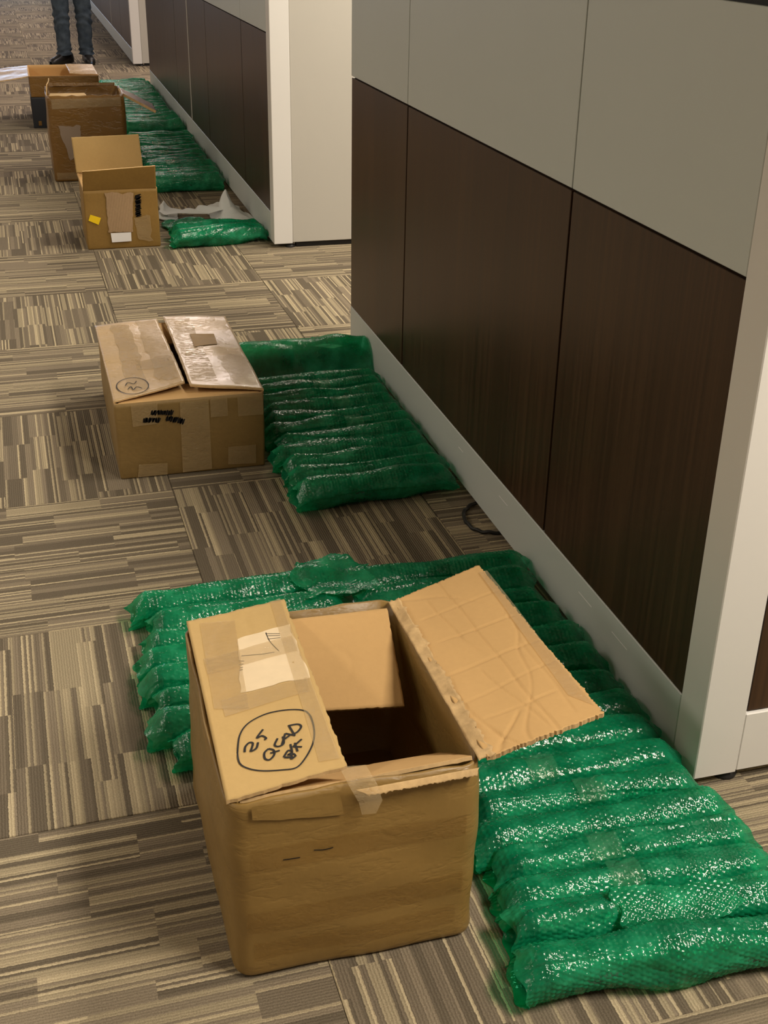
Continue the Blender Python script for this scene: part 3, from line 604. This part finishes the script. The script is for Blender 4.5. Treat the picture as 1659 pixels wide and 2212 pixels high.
# ------------------------------------------------------------------ rolls of green bubble wrap
def film_surface(L, r, seed, res, bub, amp=1.0, rag=0.010, sq=0.95, pinch=None):
    nx = int(L/res); nb = max(8, round(2*PI*r/0.0105)); nt = int(nb*0.0105/res); pit = 2*PI/nb
    x = np.linspace(-L/2, L/2, nx); th = np.arange(nt)*2*PI/nt; X, T = np.meshgrid(x, th, indexing='ij')
    rs = np.random.RandomState(seed); d = np.zeros_like(X)
    for _ in range(16):                                   # folds and dents, mostly lengthwise
        m = rs.randint(1, 7); k = rs.normal(0, 16); d += rs.uniform(0.3, 1)/(m**0.5)*np.sin(m*T + k*X + rs.uniform(0, 6.28))
    d *= 0.0011*amp
    for _ in range(5):                                    # sharp creases running askew
        m = rs.randint(2, 6); k = rs.normal(0, 26); d += 0.0022*amp*rs.uniform(0.4, 1)*(np.abs(np.sin(0.5*(m*T + k*X) + rs.uniform(0, 6.28)))**0.5 - 0.8)*(np.sin(rs.uniform(4, 12)*X+rs.uniform(0, 6)) > -0.3)
    ts = rs.uniform(0.15, 1.2)*PI + 0.25*np.sin(7*x + rs.uniform(0, 6)) + rs.normal(0, 0.5)*x/L   # free edge of the film
    ph = np.mod(T - ts[:, None], 2*PI)/(2*PI); d += 0.0045*(ph - 0.5)
    for _ in range(3): d += 0.0018*amp*np.sin(rs.uniform(8, 30)*X + rs.uniform(0, 6))
    if pinch is not None: d -= 0.0035*np.exp(-((X-pinch)/0.03)**2)
    ea, eb = rs.uniform(0.3, 0.8), rs.uniform(0.3, 0.8)
    e = np.where(X < 0, ea, eb)*np.clip((np.abs(X)/L - 0.42)/0.08, 0, 1)**1.5
    d += e*0.004*np.sin(rs.randint(2, 5)*T + rs.uniform(0, 6))*amp
    if bub:
        rows = X/0.0091; j0 = np.floor(rows)
        best = np.full(X.shape, 9.0)
        for dj in (0, 1):
            j = j0+dj; offs = np.where(np.mod(j, 2) == 0, 0, 0.5); q = T/pit - offs; dt = (q - np.round(q))*0.0105; dx = (rows-j)*0.0091
            best = np.minimum(best, np.hypot(dx, dt))
        jit = 0.65 + 0.35*np.sin(X*310 + np.cos(T*9)*3)*np.sin(T*17 + X*90)
        d += bub*jit*np.sqrt(np.clip(1-(best/0.0049)**2, 0, 1))
    R = r*0.90 + d
    X2 = X + (np.abs(X) > L*0.48)*np.sign(X)*rag*(np.sin(2*T+rs.uniform(0, 6))*0.6 + np.sin(5*T+rs.uniform(0, 6))*0.4)*np.clip((np.abs(X)-L*0.48)/(L*0.02), 0, 1)
    sag = 1-0.7*e
    Yc = R*np.sign(np.cos(T))*np.abs(np.cos(T))**(1-0.3*e)*(1+0.02*e); Zc = R*np.sin(T)*sag*sq
    Z = np.maximum(Zc + r*0.93*sag*sq, 0.0015 + 0.0008*np.sin(40*X))
    return np.stack([X2, Yc, Z], -1).reshape(-1, 3), gridq(nx, nt, True)
def core_surface(L, r, seed):
    prof = [(-L/2, 0.02), (-L/2+0.002, 0.3), (-L/2-0.002, 0.32), (-L/2-0.001, 0.6), (-L/2+0.003, 0.62), (-L/2, 0.97), (-L/2+0.004, 1.0)]
    prof += [(-L/2 + L*k/14, 1.0+0.02*math.sin(k*2.1+seed)) for k in range(1, 14)] + [(-a, b) for a, b in prof[::-1]]
    V = [(a, b*r*math.cos(2*PI*k/20), b*r*0.93*math.sin(2*PI*k/20)) for a, b in prof for k in range(20)]
    return np.array(V), gridq(len(prof), 20, True)
ORD = ['first', 'second', 'third', 'fourth', 'fifth', 'sixth', 'seventh', 'eighth', 'ninth', 'tenth', 'eleventh', 'twelfth', 'thirteenth', 'fourteenth', 'fifteenth', 'sixteenth', 'seventeenth', 'eighteenth', 'nineteenth', 'twentieth']
def wrap_roll(label, group, xl, xr, yl, yr, r, seed, res=0.003, bub=0.0024, amp=1.0, tape=None, mat=None, zoff=0.0, core=True, sq=0.95):
    xc, yc = (xl+xr)/2, (yl+yr)/2; L = math.hypot(xr-xl, yr-yl)
    e = empty('bubble_wrap_roll', (xc, yc, zoff), math.atan2(yr-yl, xr-xl)); tag(e, label, 'roll', group)
    V, Q = film_surface(L, r, seed, res, bub, amp, sq=sq, pinch=tape)
    f = link('outer_wrap', npmesh('outer_wrap', V, Q), mat or M_FILM, e)
    if core:
        V, Q = core_surface(L-0.09, r*0.75, seed); V[:, 2] += r*0.90*sq
        link('inner_roll', npmesh('inner_roll', V, Q), M_CORE, e)
    if tape is not None:
        w = 0.028; n = 24; X, T = np.meshgrid(np.linspace(tape-w, tape+w, 16), np.linspace(0.30*PI, 0.80*PI, n), indexing='ij')
        R = r*0.90+0.0042 + 0.0012*np.sin(X*160+T*9) + 0.0008*np.sin(X*420-T*4)
        V = np.stack([X, R*np.cos(T), R*np.sin(T)*sq + r*0.93*sq], -1).reshape(-1, 3)
        link('clear_tape', npmesh('clear_tape', V, gridq(16, n)), M_CLEAR, e)
    return e
rs = random.Random(7)
# nearest group, along the partition (front to back)
G1 = [(0.586, 1.075, 1.232, 1.186, 0.046), (0.600, 1.085, 1.318, 1.272, 0.046), (0.612, 1.100, 1.382, 1.352, 0.042), (0.628, 1.110, 1.452, 1.428, 0.041), (0.612, 1.105, 1.520, 1.503, 0.042), (0.630, 1.085, 1.592, 1.580, 0.041),
      (0.622, 1.082, 1.672, 1.662, 0.042), (0.630, 1.084, 1.752, 1.745, 0.042), (0.62, 1.086, 1.836, 1.830, 0.042), (0.63, 1.080, 1.918, 1.912, 0.042), (0.60, 1.088, 2.008, 2.008, 0.046), (0.61, 1.086, 2.104, 2.104, 0.043),
      (0.62, 1.072, 2.196, 2.196, 0.044), (0.61, 1.066, 2.282, 2.282, 0.041), (0.63, 1.070, 2.366, 2.366, 0.043), (0.64, 1.084, 2.452, 2.450, 0.043)]
ROLLS1 = []
for i, (xl, xr, yl, yr, r) in enumerate(G1):
    ROLLS1.append(wrap_roll('green bubble-wrapped roll by the near partition, %s from the front' % ORD[i], 'rolls along the near partition', xl, xr, yl, yr, r, 100+i, 0.0024 if i < 6 else 0.003, 0.0030, 1.7 if i < 2 else 1.1, sq=1.04, tape=(rs.uniform(-0.06, 0.04) if i in (2, 3, 5, 6, 8) else None)))
# rolls behind the foreground box, left column
G1L = [(0.140, 0.580, 1.925, 1.925), (0.100, 0.585, 2.002, 2.000), (0.118, 0.585, 2.078, 2.076), (0.100, 0.59, 2.154, 2.154), (0.100, 0.59, 2.230, 2.232), (0.120, 0.59, 2.306, 2.310), (0.140, 0.60, 2.384, 2.390), (0.103, 0.625, 2.466, 2.492)]
ROLLSL = []
for i, (xl, xr, yl, yr) in enumerate(G1L):
    ROLLSL.append(wrap_roll('green bubble-wrapped roll behind the foreground box, %s row behind it' % ORD[i], 'rolls behind the foreground box', xl, xr, yl, yr, 0.041, 200+i, 0.003, 0.0028, 1.2, sq=1.04, tape=0.03 if i in (0, 5) else None))
# middle group beside the low box
for i in range(11):
    y = 2.975 + 0.0845*i
    wrap_roll('green bubble-wrapped roll beside the low box, %s from the front' % ORD[i], 'rolls beside the low box', 0.598+rs.uniform(-0.012, 0.03), 1.082+rs.uniform(-0.012, 0.006), y+(-0.012 if i == 0 else 0), y+(0.02 if i == 0 else 0), 0.043 if i else 0.046, 300+i, 0.0028, 0.0028, 1.15, sq=1.08, tape=rs.uniform(-0.12, 0.05) if i in (5, 7, 9) else None)
BIG2 = wrap_roll('loosely wrapped thick green roll at the far end beside the low box', None, 0.615, 1.085, 4.02, 4.02, 0.060, 330, 0.003, 0.0026, 2.4)
# group by the box with the yellow sticker
wrap_roll('bright green bubble-wrapped bundle on the floor beside the yellow-stickered box', None, 0.612, 1.092, 5.915, 5.975, 0.053, 400, 0.003, 0.0026, 1.8)
wrap_roll('green bubble-wrapped roll between the bright front bundle and the white sheets', None, 0.620, 1.085, 6.045, 6.085, 0.052, 401, 0.0032, 0.0026, 1.8)
for i in range(15):
    y = 7.215 + 0.108*i
    wrap_roll('green bubble-wrapped roll beyond the white sheets, %s from the front' % ORD[i], 'rolls beyond the white sheets', 0.62+rs.uniform(-0.01, 0.04), 1.085+rs.uniform(-0.03, 0.005), y+rs.uniform(-.01, .01), y+rs.uniform(-.01, .01), 0.056 if i else 0.062, 500+i, 0.005, 0, 1.5, mat=M_FILMB, tape=-0.05 if i % 3 == 1 else None)
for i in range(18):
    y = 9.12 + 0.133*i
    wrap_roll('green bubble-wrapped roll near the two far boxes, %s from the front' % ORD[i], 'rolls near the two far boxes', 0.62+rs.uniform(-0.01, 0.05), 1.085+rs.uniform(-0.03, 0.005), y, y, 0.066, 600+i, 0.006, 0, 1.6, mat=M_FILMB, tape=-0.05 if i % 3 == 1 else None)

def loose_wrap(roll, rolls, x0, x1, y0, y1, seed, edge=None, res=0.003, lift=0.006, rise=0.0, bub=0.0024, mat=None):
    nx = int((x1-x0)/res); ny = int((y1-y0)/res); X, Y = np.meshgrid(np.linspace(x0, x1, nx), np.linspace(y0, y1, ny), indexing='ij')
    if edge is not None: Y, X = edge(X, Y)
    Z = np.full(X.shape, 0.004)
    for (xl, xr, yl, yr, r) in rolls:
        yc = yl + (yr-yl)*(X-xl)/(xr-xl); t = np.clip(1-((Y-yc)/(r*1.02))**2, 0, 1); Z = np.maximum(Z, np.where((X > xl-0.02) & (X < xr+0.02), r*0.86*(t > 0) + r*0.88*np.sqrt(t), 0))
    for _ in range(int(60*0.003/res)):
        A = np.pad(Z, 1, mode='edge'); Z = np.maximum(Z*0.9985, 0.25*(A[2:, 1:-1]+A[:-2, 1:-1]+A[1:-1, 2:]+A[1:-1, :-2]))
    N = Noise(seed, 12, 70); g = np.abs(N(X, Y)); Z = Z + lift + 0.004*g + rise*((Y-y0)/(y1-y0))**2*(1+0.4*Noise(seed+1, 8, 30)(X, Y*0))
    rows = X/0.0091; j0 = np.floor(rows); best = np.full(X.shape, 9.0)
    for dj in (0, 1):
        j = j0+dj; q = Y/0.0105 - np.where(np.mod(j, 2) == 0, 0, 0.5); best = np.minimum(best, np.hypot((rows-j)*0.0091, (q-np.round(q))*0.0105))
    Z = Z + bub*np.sqrt(np.clip(1-(best/0.0049)**2, 0, 1))
    V = np.stack([X, Y, Z], -1).reshape(-1, 3); inv = Matrix.Translation(roll.location) @ Matrix.Rotation(roll.rotation_euler.z, 4, 'Z'); inv = np.array(inv.inverted())
    V = V@inv[:3, :3].T + inv[:3, 3]
    return link('loose_wrap', npmesh('loose_wrap', V, gridq(nx, ny)), mat or M_FILM, roll)
def swoop(X, Y):                                          # free edge sweeps down across the front roll
    f = (X-0.59)/(0.98-0.59); lo = 1.186 + 0.07*f**0.8 - 0.016*np.sin(f*9)*f; hi = 1.345 - 0.055*f
    t = (Y-1.19)/(1.36-1.19); return lo + (hi-lo)*t, X + 0.006*np.sin(Y*70)
loose_wrap(ROLLS1[0], G1[:3], 0.584, 0.985, 1.19, 1.36, 71, swoop, 0.0026, 0.005)
loose_wrap(ROLLSL[7], [a+(0.041,) for a in G1L[6:]] + G1[14:], 0.50, 0.68, 2.36, 2.53, 75, lambda X, Y: (Y + 0.007*np.sin(X*60) + 0.004*np.sin(X*131) - 0.12*(X-0.59), X + 0.012*np.sin(Y*48) + 0.005*np.sin(Y*117)), 0.003, 0.008, 0.012)
loose_wrap(BIG2, [(0.615, 1.085, 4.02, 4.02, 0.062)], 0.612, 1.09, 3.93, 4.13, 77, lambda X, Y: (Y + 0.025*np.sin(X*9)*(Y-3.93)/0.2, X), 0.004, 0.008, 0.055)

# ------------------------------------------------------------------ white foam sheets and opened wrap by box 3
def crumple(name, label, cat, c, sx, sy, rz, hgt, seed, mat, n=40, peak=(0.5, 0.5)):
    N = Noise(seed, 9, 60); N2 = Noise(seed+1, 4, 14); u = np.linspace(-0.5, 0.5, n); U, V = np.meshgrid(u, u, indexing='ij'); X = U*sx; Y = V*sy
    g = np.exp(-(((U+0.5-peak[0])/0.26)**2 + ((V+0.5-peak[1])/0.34)**2))
    Z = hgt*g*np.clip(0.25+0.55*(1-np.abs(N2(X*3, Y*3)))+0.12*N(X, Y), 0, 1.1) + 0.022*np.abs(N(X*1.6, Y*1.6))*(0.35+g) + 0.004
    X = X*(1-0.25*g) + 0.012*N(Y*2, X*2); Y = Y + 0.012*N2(X*4, Y*4)
    o = link(name, npmesh(name, np.stack([X, Y, np.maximum(Z, 0.003)], -1).reshape(-1, 3), gridq(n, n), False), mat, None, (c[0], c[1], 0)); o.rotation_euler = (0, 0, rz)
    md = o.modifiers.new('thickness', 'SOLIDIFY'); md.thickness = 0.0015; md.offset = 1
    for p in o.data.polygons: p.use_smooth = True
    return tag(o, label, cat)
crumple('foam_sheet', 'crumpled white foam sheet standing up against the partition base', 'sheet', (0.985, 6.52), 0.20, 0.40, 0.15, 0.17, 5, M_TISSUE, 54, (0.55, 0.6))
crumple('foam_sheet', 'flat white foam sheet beside the yellow-stickered box', 'sheet', (0.675, 6.60), 0.13, 0.24, -0.3, 0.07, 9, M_TISSUE, 44, (0.2, 0.6))
o = crumple('foam_sheet', 'long folded white foam strip across the opened green wrap', 'sheet', (0.80, 6.50), 0.34, 0.07, 0.04, 0.03, 19, M_TISSUE, 40, (0.5, 0.6)); o.location.z = 0.03
crumple('opened_bubble_wrap', 'opened green bubble wrap lying under the white foam sheets', 'wrap', (0.85, 6.30), 0.44, 0.34, 0.05, 0.09, 15, M_FILMB, 50, (0.4, 0.3))

# ------------------------------------------------------------------ person in the distance
def loft(rings, n=20, cap=True):
    """rings: (centre, rx, ry, [tilt z amount]); ring in the XY plane"""
    V = []
    for (c, rx, ry) in rings:
        for k in range(n):
            a = 2*PI*k/n; V.append((c[0]+rx*math.cos(a), c[1]+ry*math.sin(a), c[2]))
    return np.array(V), gridq(len(rings), n, True)
def skin_obj(name, joints, edges, radii, mat, parent=None, sub=2, root=0):
    me = bpy.data.meshes.new(name); me.from_pydata(joints, edges, []); me.update()
    o = link(name, me, mat, parent)
    o.modifiers.new('skin', 'SKIN'); sk = me.skin_vertices[0].data
    for i, r in enumerate(radii): sk[i].radius = r if isinstance(r, tuple) else (r, r)
    sk[root].use_root = True
    s = o.modifiers.new('sub', 'SUBSURF'); s.levels = sub; s.render_levels = sub
    return o
M_SKIN = plain('skin', (0.42, 0.24, 0.16), 0.5, 0.4); M_SHIRT = plain('charcoal_shirt', (0.05, 0.055, 0.065), 0.85, 0.2); M_HAIR = plain('dark_hair', (0.02, 0.014, 0.01), 0.6, 0.3)
def jeans_mat():
    t = NT('blue_jeans'); n = t.noise(14, 3); n2 = t.noise(300, 2); c = t.ramp(t.math('ADD', t.math('MULTIPLY', n, 0.7), t.math('MULTIPLY', n2, 0.3)), [(0.35, (0.030, 0.044, 0.062)), (0.65, (0.075, 0.100, 0.125))])
    return t.done(t.bsdf(c, 0.9, 0.15, t.bump(n, 0.01, 0.5)))
M_JEANS = jeans_mat(); M_SHOE = plain('black_shoe_leather', (0.008, 0.007, 0.006), 0.4, 0.45)
PX, PY = 0.545, 13.62
hl = (-0.105, 0.0); hr = (0.105, 0.0)
J = [(0, 0, 0.96), (0, 0, 1.16), (0, 0.005, 1.36), (0, 0.0, 1.47), (0, -0.01, 1.54), (0, -0.02, 1.62), (0, -0.015, 1.72),
     (-0.09, 0, 0.92), (-0.10, -0.01, 0.49), (-0.105, 0.0, 0.09), (-0.112, -0.02, 0.045),
     (0.09, 0, 0.92), (0.10, -0.01, 0.49), (0.105, 0.0, 0.09), (0.112, -0.02, 0.045),
     (-0.17, 0, 1.40), (-0.235, 0.03, 1.13), (-0.235, -0.05, 0.90), (-0.235, -0.07, 0.83),
     (0.17, 0, 1.40), (0.235, 0.03, 1.13), (0.235, -0.05, 0.90), (0.235, -0.07, 0.83)]
E_ = [(0, 1), (1, 2), (2, 3), (3, 4), (4, 5), (5, 6), (0, 7), (7, 8), (8, 9), (9, 10), (0, 11), (11, 12), (12, 13), (13, 14), (2, 15), (15, 16), (16, 17), (17, 18), (2, 19), (19, 20), (20, 21), (21, 22)]
Rr = [(0.14, 0.10), (0.13, 0.09), (0.14, 0.095), 0.055, 0.055, (0.075, 0.09), (0.065, 0.075), 0.08, 0.055, 0.03, 0.022, 0.08, 0.055, 0.03, 0.022, 0.055, 0.042, 0.032, 0.030, 0.055, 0.042, 0.032, 0.030]
person = skin_obj('person', [tuple(v) for v in J], E_, Rr, M_SKIN); person.location = (PX, PY, 0)
tag(person, 'person standing far back in blue jeans and black shoes', 'person')
for s in (-1, 1):                                         # fingers
    for k in range(4):
        fx = s*0.235; fy = -0.105+0.018*k; ln = (0.075, 0.085, 0.08, 0.062)[k]
        skin_obj('finger', [(fx, fy+0.02, 0.83), (fx-s*0.004, fy, 0.79), (fx-s*0.012, fy-0.004, 0.79-ln*0.55), (fx-s*0.026, fy-0.002, 0.79-ln)], [(0, 1), (1, 2), (2, 3)], [0.010, 0.009, 0.008, 0.007], M_SKIN, person, 1)
    skin_obj('thumb', [(s*0.232, -0.08, 0.86), (s*0.222, -0.115, 0.83), (s*0.215, -0.125, 0.795)], [(0, 1), (1, 2)], [0.012, 0.010, 0.008], M_SKIN, person, 1)
skin_obj('shirt', [(0, 0, 0.92), (0, 0, 1.16), (0, 0.005, 1.37), (0, 0, 1.455), (-0.17, 0, 1.40), (-0.237, 0.03, 1.13), (-0.236, -0.045, 0.92), (0.17, 0, 1.40), (0.237, 0.03, 1.13), (0.236, -0.045, 0.92)], [(0, 1), (1, 2), (2, 3), (2, 4), (4, 5), (5, 6), (2, 7), (7, 8), (8, 9)],
         [(0.175, 0.125), (0.165, 0.115), (0.17, 0.115), 0.065, 0.072, 0.058, 0.046, 0.072, 0.058, 0.046], M_SHIRT, person, 2)
V, Q = loft([((0, -0.01, 1.60+0.02*k), 0.083*math.cos(k*0.26-0.5)+0.002, 0.098*math.cos(k*0.26-0.5)+0.002) for k in range(8)]); V[:, 1] += 0.02*(V[:, 2] < 1.66)
link('hair', npmesh('hair', V, Q), M_HAIR, person)
# jeans: two wrinkled legs meeting at the hips
rj = np.random.RandomState(3)
def leg_rings(s):
    R = []
    cent = [(0.085, 0.105, 0.075), (0.14, 0.098, 0.074), (0.20, 0.098, 0.073), (0.27, 0.100, 0.076), (0.34, 0.101, 0.080), (0.41, 0.101, 0.083), (0.46, 0.101, 0.084), (0.52, 0.100, 0.086), (0.60, 0.098, 0.092), (0.70, 0.095, 0.10), (0.80, 0.092, 0.106), (0.88, 0.085, 0.108)]
    zs = np.linspace(0.095, 0.88, 60); cz = np.array([c[0] for c in cent])
    n = 28; V = []
    for i, z in enumerate(zs):
        cx = s*np.interp(z, cz, [c[1] for c in cent]); r = np.interp(z, cz, [c[2] for c in cent])
        a = np.arange(n)*2*PI/n
        w = 0.005*np.sin(z*90 + 2*np.sin(a+s) + 1.5*np.cos(2*a))*np.exp(-((z-0.44)/0.09)**2) + 0.006*np.sin(z*140 + 2*np.cos(a*2+s))*np.exp(-((z-0.12)/0.05)**2) + 0.002*np.sin(z*50+3*a)
        flare = 0.008*np.exp(-((z-0.085)/0.012)**2)
        V.append(np.stack([cx*1.10 + (r*0.95+w*1.6+flare)*np.cos(a), 0.012 - 0.012*np.sin((z-0.1)*4) + (r*1.08+w+flare)*np.sin(a), np.full(n, z) + (0.012*np.sin(a) if i == 0 else 0)], -1))
    return np.concatenate(V), gridq(len(zs), n, True)
Vl, Ql = leg_rings(-1); Vr, Qr = leg_rings(1)
Vh, Qh = loft([((0, 0, 0.80), 0.16, 0.10), ((0, 0, 0.84), 0.188, 0.122), ((0, 0, 0.90), 0.19, 0.13), ((0, 0, 0.97), 0.178, 0.125), ((0, 0, 1.0), 0.172, 0.12)], 28)
link('jeans', npmesh('jeans', np.concatenate([Vl, Vr, Vh]), np.concatenate([Ql, Qr+len(Vl), Qh+len(Vl)+len(Vr)])), M_JEANS, person)
def shoe(cx, cy, rz):
    prof = [(-0.10, 0.028, 0.045), (-0.085, 0.040, 0.085), (-0.04, 0.043, 0.105), (0.0, 0.042, 0.105), (0.05, 0.046, 0.082), (0.10, 0.050, 0.062), (0.15, 0.046, 0.052), (0.18, 0.034, 0.042), (0.195, 0.012, 0.028)]
    V = []; n = 16
    for (d, w, h) in prof:
        for k in range(n):
            a = 2*PI*k/n; zz = h*0.5 + h*0.5*math.sin(a); ww = w*(abs(math.cos(a))**0.7)*(1 if math.cos(a) >= 0 else -1)*(1.0 if zz < h*0.5 else 0.9)
            V.append((ww, -d, max(0.001, zz)))
    V = np.array(V)*np.array([1.15, 1.1, 1.28]); c, s = math.cos(rz), math.sin(rz); V[:, :2] = np.stack([V[:, 0]*c - V[:, 1]*s + cx, V[:, 0]*s + V[:, 1]*c + cy], -1)
    Q = gridq(len(prof), n, True)
    o = link('shoe', npmesh('shoe', V, Q), M_SHOE, person)
    return o
shoe(-0.115, 0.01, -0.75); shoe(0.118, 0.01, 0.12)
